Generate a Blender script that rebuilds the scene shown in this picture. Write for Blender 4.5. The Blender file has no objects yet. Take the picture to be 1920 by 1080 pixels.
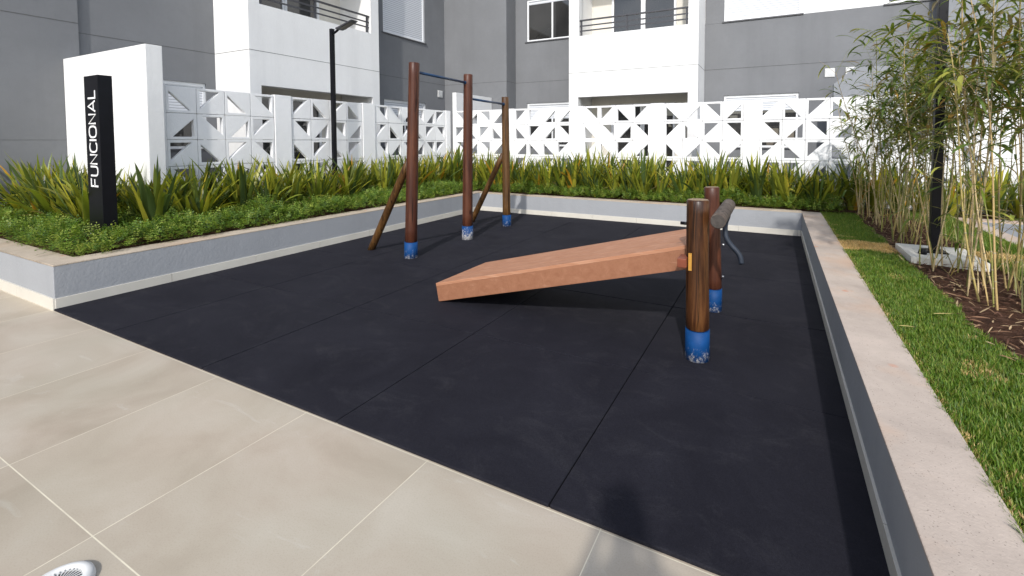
import bpy, bmesh, math, random
from math import sin, cos, pi, radians as R
from mathutils import Vector, Matrix, noise
random.seed(7)
sc = bpy.context.scene
col = sc.collection

# ------------------------------------------------------------------ camera
YAW, PITCH = 26.056, 2.431
cam_d = bpy.data.cameras.new('camera'); cam = bpy.data.objects.new('camera', cam_d); col.objects.link(cam)
cam.location = (0, 0, 1.6); cam.rotation_euler = (R(90 - PITCH), 0, R(YAW))
cam_d.sensor_width = 36; cam_d.lens = 848 / 1920 * 36
cam_d.shift_x = (960 - 1040) / 1920; cam_d.shift_y = (301 - 540) / 1920
cam_d.clip_start = 0.03; cam_d.clip_end = 500
sc.camera = cam
# ------------------------------------------------------------------ light
SUN_EL = 38.7; SX, SY = 0.287, -0.958           # towards the sun
w = bpy.data.worlds.new('World'); sc.world = w; w.use_nodes = True
nt = w.node_tree; bg = nt.nodes['Background']
sky = nt.nodes.new('ShaderNodeTexSky'); sky.sky_type = 'NISHITA'; sky.sun_disc = False
sky.sun_elevation = R(SUN_EL); sky.sun_rotation = math.atan2(SX, SY)
hs = nt.nodes.new('ShaderNodeHueSaturation'); hs.inputs['Saturation'].default_value = .62   # thin haze: a paler sky
nt.links.new(sky.outputs[0], hs.inputs['Color']); nt.links.new(hs.outputs[0], bg.inputs[0]); bg.inputs[1].default_value = 0.15
sl = bpy.data.lights.new('sun', 'SUN'); sl.energy = 2.0; sl.angle = R(1.6); sl.color = (1, .965, .92)
so = bpy.data.objects.new('sun', sl); col.objects.link(so); so.location = (5, -10, 12)
so.rotation_euler = Vector((SX * cos(R(SUN_EL)), SY * cos(R(SUN_EL)), sin(R(SUN_EL)))).to_track_quat('Z', 'Y').to_euler()
sc.view_settings.view_transform = 'Standard'; sc.view_settings.look = 'None'
sc.view_settings.exposure = 0.82; sc.view_settings.gamma = 1

# ------------------------------------------------------------------ materials
def srgb(r, g, b):
    f = lambda c: (c / 255 / 12.92) if c / 255 <= .04045 else ((c / 255 + .055) / 1.055) ** 2.4
    return (f(r), f(g), f(b), 1)

class Mat:
    def __init__(s, name, rough=.6, spec=.5, metal=0):
        s.m = bpy.data.materials.new(name); s.m.use_nodes = True; s.t = s.m.node_tree
        s.b = s.t.nodes['Principled BSDF']
        s.b.inputs['Roughness'].default_value = rough; s.b.inputs['Metallic'].default_value = metal
        s.b.inputs['Specular IOR Level'].default_value = spec
        s.bump_in = None
    def n(s, typ, **kw):
        x = s.t.nodes.new(typ)
        for k, v in kw.items(): setattr(x, k, v)
        return x
    def l(s, a, b): s.t.links.new(a, b)
    def coord(s, scale=(1, 1, 1), loc=(0, 0, 0), kind='Object'):
        tc = s.n('ShaderNodeTexCoord'); mp = s.n('ShaderNodeMapping')
        mp.inputs['Scale'].default_value = scale; mp.inputs['Location'].default_value = loc
        s.l(tc.outputs[kind], mp.inputs[0]); return mp.outputs[0]
    def noise(s, scale, detail=4, rough=.6, co=None, dist=0):
        x = s.n('ShaderNodeTexNoise'); x.inputs['Scale'].default_value = scale
        x.inputs['Detail'].default_value = detail; x.inputs['Roughness'].default_value = rough
        x.inputs['Distortion'].default_value = dist
        s.l(co if co is not None else s.coord(), x.inputs['Vector']); return x.outputs['Fac']
    def ramp(s, fac, stops):
        x = s.n('ShaderNodeValToRGB'); e = x.color_ramp.elements
        while len(e) < len(stops): e.new(.5)
        for i, (p, c) in enumerate(stops):
            e[i].position = p; e[i].color = c if len(c) == 4 else (*c, 1)
        s.l(fac, x.inputs[0]); return x.outputs[0]
    def mix(s, fac, a, b, mode='MIX'):
        x = s.n('ShaderNodeMix'); x.data_type = 'RGBA'; x.blend_type = mode
        for sock, v in ((x.inputs[0], fac), (x.inputs[6], a), (x.inputs[7], b)):
            if hasattr(v, 'is_output'): s.l(v, sock)
            else: sock.default_value = v
        return x.outputs[2]
    def math(s, op, a, b=0.0, clamp=False):
        x = s.n('ShaderNodeMath', operation=op); x.use_clamp = clamp
        for i, v in enumerate((a, b)):
            if hasattr(v, 'is_output'): s.l(v, x.inputs[i])
            else: x.inputs[i].default_value = v
        return x.outputs[0]
    def sepxyz(s, co):
        x = s.n('ShaderNodeSeparateXYZ'); s.l(co, x.inputs[0]); return x.outputs
    def bump(s, h, strength=.3, dist=.01):
        x = s.n('ShaderNodeBump'); x.inputs['Strength'].default_value = strength; x.inputs['Distance'].default_value = dist
        s.l(h, x.inputs['Height'])
        if s.bump_in: s.l(s.bump_in, x.inputs['Normal'])
        s.bump_in = x.outputs[0]; s.l(x.outputs[0], s.b.inputs['Normal'])
    def color(s, c):
        if hasattr(c, 'is_output'): s.l(c, s.b.inputs['Base Color'])
        else: s.b.inputs['Base Color'].default_value = c
        return s
    def tint(s):
        x = s.n('ShaderNodeAttribute'); x.attribute_name = 'tint'; return x.outputs['Color']

def V(c, k): return (c[0] * k, c[1] * k, c[2] * k, 1)

def stucco(name, c, var=.12, bs=.35, scale=70, bd=.004, stain=None):
    m = Mat(name, .85, .25); g = m.coord(kind='Object')
    n1 = m.noise(.9, 5, .65, g)
    cc = m.ramp(n1, [(.3, V(c, 1 - var)), (.7, V(c, 1 + var * .6))])
    n3 = m.noise(9, 5, .7, g)
    cc = m.mix(m.ramp(n3, [(.45, (0, 0, 0)), (.8, (.35, .35, .35))]), cc, V(c, 1 - var * 1.4))
    st_ = m.noise(2.6, 5, .65, m.coord((1, 1, .07), (4, 1, 0)))
    cc = m.mix(m.ramp(st_, [(.50, (0, 0, 0)), (.76, (.30, .30, .30))]), cc, V(c, .72))
    if stain:
        n4 = m.noise(3.1, 3, .5, m.coord(loc=(5, 2, 1)))
        cc = m.mix(m.ramp(n4, [(.62, (0, 0, 0)), (.78, (.5, .5, .5))]), cc, stain)
    m.color(cc); m.bump(m.noise(scale, 3, .6, g), bs, bd); m.bump(m.noise(scale * .25, 2, .5, g), bs * .7, bd * 2)
    return m.m

def plain(name, c, rough=.5, metal=0, spec=.5, var=.15, scale=12):
    m = Mat(name, rough, spec, metal)
    m.color(m.ramp(m.noise(scale, 4), [(.3, V(c, 1 - var)), (.7, V(c, 1 + var))]))
    return m.m

M = {}
M['white'] = stucco('white_stucco', (.74, .74, .73, 1), .05, .4, 45, .005)
M['fence_white'] = stucco('white_block_paint', (.78, .78, .78, 1), .04, .5, 55, .005)
M['grey'] = stucco('grey_stucco', (.175, .180, .188, 1), .10, .25, 55)
M['grey_light'] = stucco('light_grey_stucco', (.24, .25, .265, 1), .08, .25, 55)
M['cream'] = stucco('cream_stucco', (.66, .63, .56, 1), .06, .2, 55)
M['planter'] = stucco('blue_grey_textured_paint', (.305, .314, .328, 1), .06, .42, 38, .005)
M['joint'] = plain('joint_line', (.10, .10, .10, 1), .9)
M['frame'] = plain('white_frame', (.72, .73, .74, 1), .35, var=.04)
M['black'] = plain('black_powder_coat', (.004, .004, .006, 1), .4, 0, .22, .2)
M['rail'] = plain('dark_grey_rail', (.045, .045, .052, 1), .4)
M['sill'] = plain('dark_granite_sill', (.08, .08, .085, 1), .4)
M['letter'] = plain('white_lettering', (.8, .8, .8, 1), .4, var=.02)
M['steel'] = plain('steel', (.5, .5, .5, 1), .3, 1)
M['white_pl'] = plain('white_plastic', (.60, .60, .58, 1), .5, var=.05)
M['orange'] = plain('orange_wood', (.17, .04, .016, 1), .5)
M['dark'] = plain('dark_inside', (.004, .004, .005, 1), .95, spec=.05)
M['curtain'] = plain('curtain', (.16, .15, .14, 1), .9)
M['skirt'] = (lambda m: (m.color(m.ramp(m.noise(2, 3), [(.3, (.53, .50, .44, 1)), (.7, (.60, .57, .50, 1))])), m.m)[1])(Mat('cream_skirting_tile', .45))

def glass():
    m = Mat('window_glass', .03, .8); m.color(m.ramp(m.noise(.8, 2), [(.3, (.012, .012, .012, 1)), (.7, (.035, .034, .032, 1))])); return m.m
M['glass'] = glass()

def shutter_mat():
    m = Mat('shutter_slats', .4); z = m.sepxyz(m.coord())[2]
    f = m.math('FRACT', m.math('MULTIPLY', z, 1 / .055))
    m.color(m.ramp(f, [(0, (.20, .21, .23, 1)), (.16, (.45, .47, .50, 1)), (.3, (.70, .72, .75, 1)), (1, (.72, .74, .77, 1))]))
    m.bump(m.math('POWER', f, .5), .8, .01); return m.m
M['shutter'] = shutter_mat()

def coping(name, c, red):
    m = Mat(name, .9, .2); g = m.coord()
    cc = m.ramp(m.noise(2.2, 6, .7, g), [(.3, V(c, .8)), (.72, V(c, 1.12))])
    n = m.noise(1.6, 4, .6, m.coord(loc=(3, 7, 0)))
    cc = m.mix(m.ramp(n, [(.52, (0, 0, 0)), (.75, (.55, .55, .55))]), cc, red)
    vo = m.n('ShaderNodeTexVoronoi'); vo.inputs['Scale'].default_value = 95
    m.l(m.coord((1, 1, 1)), vo.inputs['Vector'])
    pit = m.ramp(vo.outputs['Distance'], [(.12, (1, 1, 1)), (.26, (0, 0, 0))])
    pn = m.noise(30, 3, .6, g); pm = m.math('MULTIPLY', pit, m.ramp(pn, [(.45, (0, 0, 0)), (.6, (1, 1, 1))]))
    cc = m.mix(pm, cc, V(c, .45))
    v2 = m.n('ShaderNodeTexVoronoi'); v2.inputs['Scale'].default_value = 2.6
    m.l(m.coord(loc=(1.3, .4, 0)), v2.inputs['Vector'])
    cc = m.mix(m.ramp(v2.outputs['Distance'], [(.03, (.8, .8, .8)), (.09, (0, 0, 0))]), cc, (.50, .22, .13, 1))
    m.color(cc); m.bump(m.noise(85, 3, .6, g), .4, .004); return m.m
M['coping'] = coping('pinkish_mortar_coping', (.46, .385, .325, 1), (.50, .32, .21, 1))
M['coping_tan'] = coping('tan_mortar_coping', (.44, .37, .29, 1), (.42, .28, .18, 1))

def tile_mat():
    m = Mat('porcelain_paving', .42, .45); co = m.coord(); xyz = m.sepxyz(co)
    def line(v, off, per, wd):
        f = m.math('FRACT', m.math('ADD', m.math('MULTIPLY', m.math('SUBTRACT', v, off), 1 / per), .5))
        return m.math('LESS_THAN', m.math('ABSOLUTE', m.math('SUBTRACT', f, .5)), wd / per / 2)
    g = m.math('MAXIMUM', line(xyz[0], -.62, .92, .0045), line(xyz[1], .765, .93, .0045))
    # each tile its own shade
    fx = m.math('FLOOR', m.math('MULTIPLY', m.math('ADD', xyz[0], .62), 1 / .92)); fy = m.math('FLOOR', m.math('MULTIPLY', m.math('SUBTRACT', xyz[1], .765), 1 / .93))
    cb = m.n('ShaderNodeCombineXYZ'); m.l(fx, cb.inputs[0]); m.l(fy, cb.inputs[1])
    wn = m.n('ShaderNodeTexWhiteNoise'); m.l(cb.outputs[0], wn.inputs['Vector'])
    ad = m.n('ShaderNodeVectorMath', operation='MULTIPLY_ADD'); m.l(wn.outputs['Color'], ad.inputs[0]); ad.inputs[1].default_value = (9, 9, 9); m.l(co, ad.inputs[2])
    n1 = m.noise(1.3, 5, .6, ad.outputs[0], .6)
    c = m.ramp(n1, [(.28, srgb(152, 138, 121)), (.5, srgb(170, 157, 141)), (.74, srgb(184, 175, 161))])
    n2 = m.noise(.9, 2, .5, m.coord((1, 1, 1), (4, 4, 0)))
    c = m.mix(m.ramp(n2, [(.4, (0, 0, 0)), (.7, (.35, .35, .35))]), c, srgb(160, 160, 142))
    c = m.mix(m.ramp(m.noise(3.5, 6, .75, m.coord((.5, 1.4, 1), (9, 1, 0)), 1), [(.60, (0, 0, 0)), (.8, (.55, .55, .55))]), c, srgb(200, 201, 194))
    c = m.mix(m.ramp(wn.outputs['Value'], [(0, (0, 0, 0)), (1, (.22, .22, .22))]), c, srgb(182, 170, 150))
    c = m.mix(m.ramp(m.noise(160, 2, .6, co), [(.35, (.22, .22, .22)), (.5, (0, 0, 0))]), c, srgb(140, 128, 112))
    c = m.mix(m.math('MULTIPLY', g, m.ramp(m.noise(5, 4, .7, co), [(.3, (.45, .45, .45)), (.6, (1, 1, 1))])), c, srgb(214, 206, 184)); m.color(c)
    m.b.inputs['Roughness'].default_value = .45
    m.bump(m.noise(14, 3), .05, .004); return m.m
M['tile'] = tile_mat()

def mat_mat():
    m = Mat('black_rubber', .85, .16); co = m.coord()
    c = m.ramp(m.noise(1.4, 6, .65, co, .8), [(.3, (.0080, .0078, .0125, 1)), (.75, (.0175, .0172, .0240, 1))])
    c = m.mix(m.ramp(m.noise(2.4, 6, .75, m.coord((1, 1.5, 1), (3, 3, 0)), 1.2), [(.52, (0, 0, 0)), (.80, (.42, .42, .42))]), c, (.048, .047, .052, 1))
    c = m.mix(m.ramp(m.noise(130, 2, .7, co), [(.35, (.5, .5, .5)), (.55, (0, 0, 0))]), c, (.006, .006, .009, 1))
    c = m.mix(m.ramp(m.noise(420, 1, .5, co), [(.66, (0, 0, 0)), (.75, (.5, .5, .5))]), c, (.07, .07, .075, 1))
    m.color(c); m.bump(m.noise(260, 2, .6, co), .45, .002); return m.m
M['rubber'] = mat_mat()

def wood(name, a, b, dark, rough=.42, streak=22):
    m = Mat(name, rough, .3)
    n = m.noise(streak, 6, .7, m.coord((1, 1, .045)), .4)
    c = m.ramp(n, [(.30, dark), (.45, a), (.58, b), (.70, dark)])
    n2 = m.noise(5, 4, .6, m.coord((1, 1, .5), (2, 2, 2)))
    c = m.mix(m.ramp(n2, [(.4, (0, 0, 0)), (.75, (.7, .7, .7))]), c, dark)
    n3 = m.noise(16, 5, .8, m.coord((1, 1, .35), (7, 2, 2)))
    c = m.mix(m.ramp(n3, [(.68, (0, 0, 0)), (.80, (.35, .35, .35))]), c, (.26, .19, .14, 1))
    ck = m.noise(34, 2, .5, m.coord((1, 1, .02), (3, 8, 1)))
    c = m.mix(m.ramp(ck, [(.345, (.9, .9, .9)), (.375, (0, 0, 0))]), c, V(dark, .35))
    vk = m.n('ShaderNodeTexVoronoi'); vk.inputs['Scale'].default_value = 4.2; m.l(m.coord((1, 1, .55), (.3, .6, .2)), vk.inputs['Vector'])
    c = m.mix(m.ramp(vk.outputs['Distance'], [(.05, (.85, .85, .85)), (.12, (0, 0, 0))]), c, V(dark, .6))
    m.color(c); m.bump(n, .25, .004); m.bump(m.ramp(ck, [(.345, (0, 0, 0)), (.375, (1, 1, 1))]), .4, .003); return m.m
M['wood_red'] = wood('reddish_stained_log', (.066, .021, .011, 1), (.105, .036, .017, 1), (.034, .011, .007, 1))
M['wood_brown'] = wood('varnished_brown_log', (.058, .021, .008, 1), (.120, .050, .017, 1), (.010, .0045, .0025, 1), .34, 30)
M['wood_tan'] = wood('ochre_brown_log', (.080, .036, .011, 1), (.125, .062, .018, 1), (.038, .016, .006, 1), .45)
M['log_grey'] = wood('weathered_grey_log', (.095, .074, .060, 1), (.145, .115, .092, 1), (.050, .038, .032, 1), .8)
M['endgrain'] = plain('log_end_grain', (.24, .17, .10, 1), .8, var=.35, scale=40)
M['endgrain_dark'] = plain('dark_end_grain', (.05, .042, .036, 1), .8, var=.35, scale=40)

def blue_mat(name, z0, z1, amt):
    m = Mat(name, .6, .25); co = m.coord(); z = m.sepxyz(co)[2]
    n = m.noise(30, 7, .8, m.coord((1, 1, .8)))
    # flaked band towards the foot: paint worn off where mowers and shoes rub
    t = m.math('ADD', n, m.math('MULTIPLY', m.math('SUBTRACT', z1, z), amt))
    f = m.ramp(t, [(.58, (0, 0, 0)), (.70, (1, 1, 1))])
    c = m.mix(m.ramp(m.noise(9, 4), [(.3, (0, 0, 0)), (.7, (1, 1, 1))]), (.001, .034, .125, 1), (.002, .050, .18, 1))
    c = m.mix(f, c, m.ramp(n, [(.4, (.36, .33, .30, 1)), (.7, (.55, .55, .56, 1))]))
    m.color(c); m.bump(f, .3, .002); return m.m
M['blue_less'] = blue_mat('blue_paint', 0, .10, 1.15)
M['blue_more'] = blue_mat('blue_paint_flaking', 0, .22, 1.0)
M['blue_pipe'] = plain('dark_blue_pipe', (.012, .040, .095, 1), .38, 0, .5)
M['hose'] = plain('slate_blue_rubber', (.015, .022, .036, 1), .6)

def ramp_mat():
    m = Mat('terracotta_plastic_wood', .6, .35); co = m.coord()
    n = m.noise(16, 8, .8, co, .5)
    c = m.ramp(n, [(.25, (.21, .085, .042, 1)), (.55, (.27, .12, .065, 1)), (.8, (.34, .17, .10, 1))])
    n2 = m.noise(24, 4, .8, m.coord((.15, 1, 1), (1, 1, 1)))
    c = m.mix(m.ramp(n2, [(.62, (0, 0, 0)), (.76, (.5, .5, .5))]), c, (.46, .27, .18, 1))
    m.color(c); m.bump(m.noise(90, 4, .7, co), .35, .003); return m.m
M['ramp'] = ramp_mat()
def ramp_top():
    m = Mat('terracotta_board', .65, .2)
    n = m.noise(26, 5, .7, m.coord((.06, 1, 1)))
    c = m.ramp(n, [(.3, (.34, .155, .085, 1)), (.5, (.39, .19, .11, 1)), (.72, (.47, .26, .165, 1))])
    m.color(c); m.bump(m.noise(90, 3, .7), .2, .002); return m.m
M['ramp_top'] = ramp_top()

def soil_mat():
    m = Mat('soil', .95, .1); co = m.coord()
    c = m.ramp(m.noise(9, 7, .75, co), [(.3, (.035, .018, .012, 1)), (.55, (.085, .042, .026, 1)), (.8, (.15, .085, .055, 1))])
    m.color(c); m.bump(m.noise(16, 6, .75, co), 1, .04); return m.m
M['soil'] = soil_mat()
def turf_mat():
    m = Mat('turf_base', .95, .1); co = m.coord()
    m.color(m.ramp(m.noise(30, 6, .75, co), [(.3, (.030, .035, .012, 1)), (.6, (.045, .065, .015, 1)), (.8, (.13, .11, .05, 1))]))
    m.bump(m.noise(40, 5, .7, co), 1, .02); return m.m
M['turf'] = turf_mat()

def leaf_mat(name, rough=.45, transl=.35, spec=.4):
    m = Mat(name, rough, spec); c = m.tint(); m.color(c)
    tr = m.n('ShaderNodeBsdfTranslucent'); mx = m.n('ShaderNodeMixShader'); mx.inputs[0].default_value = transl
    br = m.mix(1.0, c, (1.3, 1.35, .7, 1), 'MULTIPLY'); m.l(br, tr.inputs['Color'])
    m.l(m.b.outputs[0], mx.inputs[1]); m.l(tr.outputs[0], mx.inputs[2])
    m.l(mx.outputs[0], m.t.nodes['Material Output'].inputs['Surface']); return m.m
M['strap'] = leaf_mat('strap_leaf', .38, .36)
M['cover'] = leaf_mat('small_leaf', .5, .3)
M['blade'] = leaf_mat('grass_blade', .5, .35)
M['bamboo_leaf'] = leaf_mat('bamboo_leaf', .42, .3)
M['culm'] = leaf_mat('bamboo_culm', .5, .0)
M['litter'] = leaf_mat('dry_leaf', .8, .1, .2)

# ------------------------------------------------------------------ mesh helpers
class MB:
    def __init__(s): s.v = []; s.f = []; s.c = []; s.smooth = []
    def face(s, idx, c=None, sm=False): s.f.append(tuple(idx)); s.c.append(c); s.smooth.append(sm)
    def box(s, x0, x1, y0, y1, z0, z1, c=None):
        b = len(s.v)
        s.v += [(x, y, z) for z in (z0, z1) for x, y in ((x0, y0), (x1, y0), (x1, y1), (x0, y1))]
        for q in ((0, 3, 2, 1), (4, 5, 6, 7), (0, 1, 5, 4), (1, 2, 6, 5), (2, 3, 7, 6), (3, 0, 4, 7)): s.face([b + i for i in q], c)
        return s
    def prism(s, poly, axis, a, b_, c=None):
        """poly: list of 2D points; axis 'x','y','z' extrude a..b"""
        def P(p, t): return {'x': (t, p[0], p[1]), 'y': (p[0], t, p[1]), 'z': (p[0], p[1], t)}[axis]
        b = len(s.v); n = len(poly)
        s.v += [P(p, a) for p in poly] + [P(p, b_) for p in poly]
        s.face([b + i for i in range(n)][::-1], c); s.face([b + n + i for i in range(n)], c)
        for i in range(n): s.face([b + i, b + (i + 1) % n, b + n + (i + 1) % n, b + n + i], c)
        return s
    def tube(s, pts, rad, n=12, c=None, caps=True, wob=0, chamfer=0, seed=0):
        pts = [Vector(p) for p in pts]
        if not hasattr(rad, '__len__'): rad = [rad] * len(pts)
        rad = list(rad)
        if chamfer:
            d0 = (pts[1] - pts[0]).normalized(); d1 = (pts[-1] - pts[-2]).normalized()
            e0, e1 = pts[0].copy(), pts[-1].copy(); r0, r1 = rad[0], rad[-1]
            pts[0] = e0 + d0 * chamfer; pts[-1] = e1 - d1 * chamfer
            pts = [e0] + pts + [e1]; rad = [r0 - chamfer] + rad + [r1 - chamfer]
        b = len(s.v); ref = None
        for i, p in enumerate(pts):
            d = (pts[min(i + 1, len(pts) - 1)] - pts[max(i - 1, 0)]).normalized()
            if ref is None: ref = d.orthogonal().normalized() if abs(d.z) < .9 else Vector((1, 0, 0))
            u = (ref - d * ref.dot(d)).normalized(); v = d.cross(u); ref = u
            for k in range(n):
                a = 2 * pi * k / n
                r = rad[i] * (1 + (wob * noise.noise(Vector((cos(a) * 1.3 + seed, sin(a) * 1.3, p.z * 1.6 + p.x))) if wob else 0))
                s.v.append(tuple(p + u * r * cos(a) + v * r * sin(a)))
        m = len(pts)
        for i in range(m - 1):
            for k in range(n):
                s.face([b + i * n + k, b + i * n + (k + 1) % n, b + (i + 1) * n + (k + 1) % n, b + (i + 1) * n + k], c, True)
        if caps:
            s.face([b + k for k in range(n)][::-1], c); s.face([b + (m - 1) * n + k for k in range(n)], c)
        return s
    def leaf(s, base, az, elev, length, width, droop, c, seg=5, fold=.25, twist=0, prof=None):
        """a blade that starts at elevation elev and bends down by droop"""
        b = len(s.v); p = Vector(base); e = elev; st = length / seg
        side = Vector((-sin(az), cos(az), 0)); 
        for i in range(seg + 1):
            t = i / seg
            wd = width * (prof(t) if prof else (1 - t) ** .55 * min(1, .55 + t * 2.2))
            d = Vector((cos(az) * cos(e), sin(az) * cos(e), sin(e)))
            nrm = d.cross(side).normalized(); sd = (side * cos(twist * t) + nrm * sin(twist * t))
            if i == seg: s.v.append(tuple(p))
            else:
                s.v += [tuple(p + sd * wd / 2 - nrm * fold * wd * -.5), tuple(p), tuple(p - sd * wd / 2 - nrm * fold * wd * -.5)]
            p = p + d * st; e -= droop / seg * (0.5 + t)
        for i in range(seg - 1):
            q = b + i * 3
            s.face([q, q + 1, q + 4, q + 3], c, True); s.face([q + 1, q + 2, q + 5, q + 4], c, True)
        q = b + (seg - 1) * 3
        s.face([q, q + 1, q + 3], c, True); s.face([q + 1, q + 2, q + 3], c, True)
    def mesh(s, name, mat):
        me = bpy.data.meshes.new(name); me.from_pydata(s.v, [], s.f)
        me.polygons.foreach_set('use_smooth', s.smooth)
        if any(c is not None for c in s.c):
            at = me.color_attributes.new('tint', 'FLOAT_COLOR', 'CORNER'); buf = []
            for f, c in zip(s.f, s.c):
                c = c or (.1, .1, .1); buf += [c[0], c[1], c[2], 1.0] * len(f)
            at.data.foreach_set('color', buf)
        me.materials.append(M[mat] if isinstance(mat, str) else mat); me.update(); return me
    def build(s, name, mat, parent=None, bevel=0, loc=None):
        me = s.mesh(name, mat)
        if bevel:
            bm = bmesh.new(); bm.from_mesh(me); bmesh.ops.remove_doubles(bm, verts=bm.verts, dist=1e-6)
            ed = [e for e in bm.edges if len(e.link_faces) == 2 and e.calc_face_angle(0) > .5]
            bmesh.ops.bevel(bm, geom=ed, offset=bevel, segments=2, affect='EDGES', profile=.6, clamp_overlap=True)
            bm.to_mesh(me); bm.free()
        o = bpy.data.objects.new(name, me); col.objects.link(o)
        if loc: o.location = loc
        if parent: o.parent = parent
        return o

def tag(o, label=None, cat=None, group=None, kind=None):
    if label: o['label'] = label
    if cat: o['category'] = cat
    if group: o['group'] = group
    if kind: o['kind'] = kind
    return o
def empty(name, loc, label, cat, group=None):
    o = bpy.data.objects.new(name, None); col.objects.link(o); o.location = loc; o.empty_display_size = .1
    return tag(o, label, cat, group)
def part(name, mb, mat, parent, bevel=0, label=None):
    """parts are modelled in world coordinates; shift to the parent's frame"""
    acc = Vector((0, 0, 0)); q = parent
    while q: acc += q.location; q = q.parent
    mb.v = [tuple(Vector(v) - acc) for v in mb.v]
    o = mb.build(name, mat, parent, bevel)
    if label: o['label'] = label
    return o
def struct(name, mb, mat, label=None, cat=None, bevel=0):
    o = mb.build(name, mat, None, bevel); o['kind'] = 'structure'
    o['label'] = label or name.replace('_', ' '); o['category'] = cat or name.replace('_', ' ').split()[0]
    return o

# ================================================================== SETTING
def slab(x0, x1, y0, y1, z): 
    m = MB(); m.v = [(x0, y0, z), (x1, y0, z), (x1, y1, z), (x0, y1, z)]; m.face((0, 1, 2, 3)); return m
struct('ground', slab(-150, 150, -150, 150, -.03), 'soil', 'bare ground around the residential block', 'ground')
struct('pavement', slab(-40, 30, -30, 1.72, 0), 'tile', 'large beige porcelain paving tiles with pale grout', 'paving')
# rubber mats with real seams
g = MB(); g.box(-6.12, .43, 1.708, 8.56, -.02, .0115); 
xs = [-6.1, -4.95, -3.58, -2.21, -.86, .415]; ys = [1.700, 3.0, 4.33, 5.66, 6.99, 8.545]
struct('rubber_ground', g, 'dark', 'dark bedding under the rubber mats', 'ground')
g = MB()
for i in range(5):
    for j in range(5):
        sx = .0036; dz = random.uniform(-.0012, .0012)
        g.box(xs[i] + sx, xs[i + 1] - sx, ys[j] + sx * .8, ys[j + 1] - sx * .8, .0, .018 + dz)
struct('rubber_floor', g, 'rubber', 'black rubber floor of square safety mats', 'rubber floor', bevel=.005)
# bed soils
g = slab(-10.6, -6.35, 1.9, 10.0, .40); b0 = len(g.v)
struct('soil_bed', g, 'soil', 'planting soil of the left bed', 'soil')
struct('soil_bed', slab(-6.35, .72, 8.75, 10.0, .40), 'soil', 'planting soil of the back bed', 'soil')
g = MB(); N = 40
for j in range(81):
    for i in range(N + 1):
        x = .70 + (9 - .70) * (i / N) ** 1.6; y = -6 + 16 * j / 80
        g.v.append((x, y, .375 + .012 * noise.noise(Vector((x * 3, y * 3, 0))) + (.02 * noise.noise(Vector((x * 7, y * 7, 3))) if 1.2 < x < 1.95 else 0)))
for j in range(80):
    for i in range(N):
        q = j * (N + 1) + i; g.face((q, q + 1, q + N + 2, q + N + 1), None, True)
struct('soil_ground', g, 'soil', 'brown soil of the raised strip beside the mats', 'soil')
struct('patio', slab(-10.65, 9, 10.05, 12.4, .38), 'grey_light', 'concrete patio strip between fence and building', 'patio')
struct('patio', slab(-10.7, -8.2, 3.2, 10.05, .405), 'grey_light', 'concrete patio strip behind the left fence', 'patio')

# ================================================================== PLANTER WALLS
def planter_wall(label, runs, coping_runs, skirt_runs, cop='coping', loc=(0, 0, 0)):
    e = empty('planter_wall', loc, label, 'low wall')
    m = MB()
    for r in runs: m.box(*r)
    part('wall', m, 'planter', e, .004)
    m = MB()
    for r in coping_runs: m.box(*r)
    part('coping', m, cop, e, .004)
    for r in skirt_runs:
        part('skirting', MB().box(*r), 'skirt', e, .0015)
    return e
LX, LY, RX, BY = -6.10, 1.712, .415, 8.545
H1 = .43; H2 = .405
sk = []
y = LY
for k in range(8):
    y1 = min(y + .92, BY - .002)
    if y1 > y: sk.append((LX - .004, LX + .012, y + .002, y1 - .002, 0, .112))
    y = y1
for k in range(5): sk.append((LX - .92 * (k + 1) + .002, LX - .92 * k - .002, LY - .012, LY + .004, 0, .112))
planter_wall('blue grey planter wall with tan coping along the left of the mats and round its front corner',
    [(LX - .26, LX, LY, BY + .22, -.02, H1 - .014), (-12, LX - .26, LY, LY + .22, -.02, H1 - .014)],
    [(LX - .262, LX + .002, LY - .002, BY + .22, H1 - .014, H1), (-12, LX - .262, LY - .002, LY + .222, H1 - .014, H1)], sk, 'coping_tan', (LX - .13, 5, 0))
sk = []; x = LX + .014
while x < RX - .05:
    x1 = min(x + .92, RX - .014); sk.append((x + .002, x1 - .002, BY - .012, BY + .004, 0, .112)); x = x1
planter_wall('pale blue grey planter wall with thin tan coping across the back of the mats',
    [(LX + .001, RX - .001, BY, BY + .21, -.02, H1 - .024)], [(LX + .003, RX - .003, BY - .002, BY + .212, H1 - .024, H1 - .008)], sk, 'coping_tan', (-2.8, BY, 0))
sk = []; y = BY - .014
while y > -3:
    y1 = y - .92; sk.append((RX - .012, RX + .004, y1 + .002, y - .002, 0, .112)); y = y1
planter_wall('long low wall with wide pinkish mortar top on the right of the mats',
    [(RX, RX + .285, -4, BY + .23, -.02, H2 - .012)], [(RX - .002, RX + .287, -4, BY + .232, H2 - .012, H2)], sk, 'coping', (RX + .14, 2.5, 0))
# the neighbouring pit at the far right
planter_wall('low pale wall of the neighbouring sunken pit seen through the bamboo at right',
    [(2.50, 2.70, 2, 9.05, .0, H2 - .012), (2.70, 9, 8.83, 9.05, .0, H2 - .012)],
    [(2.498, 2.702, 2, 9.052, H2 - .012, H2 + .01), (2.702, 9, 8.828, 9.052, H2 - .012, H2 + .01)], [], 'coping', (2.6, 6, 0))
struct('pavement', slab(2.7, 9, 2, 8.83, .40 - .015), 'grey_light', 'pale floor of the neighbouring pit', 'paving')

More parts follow.
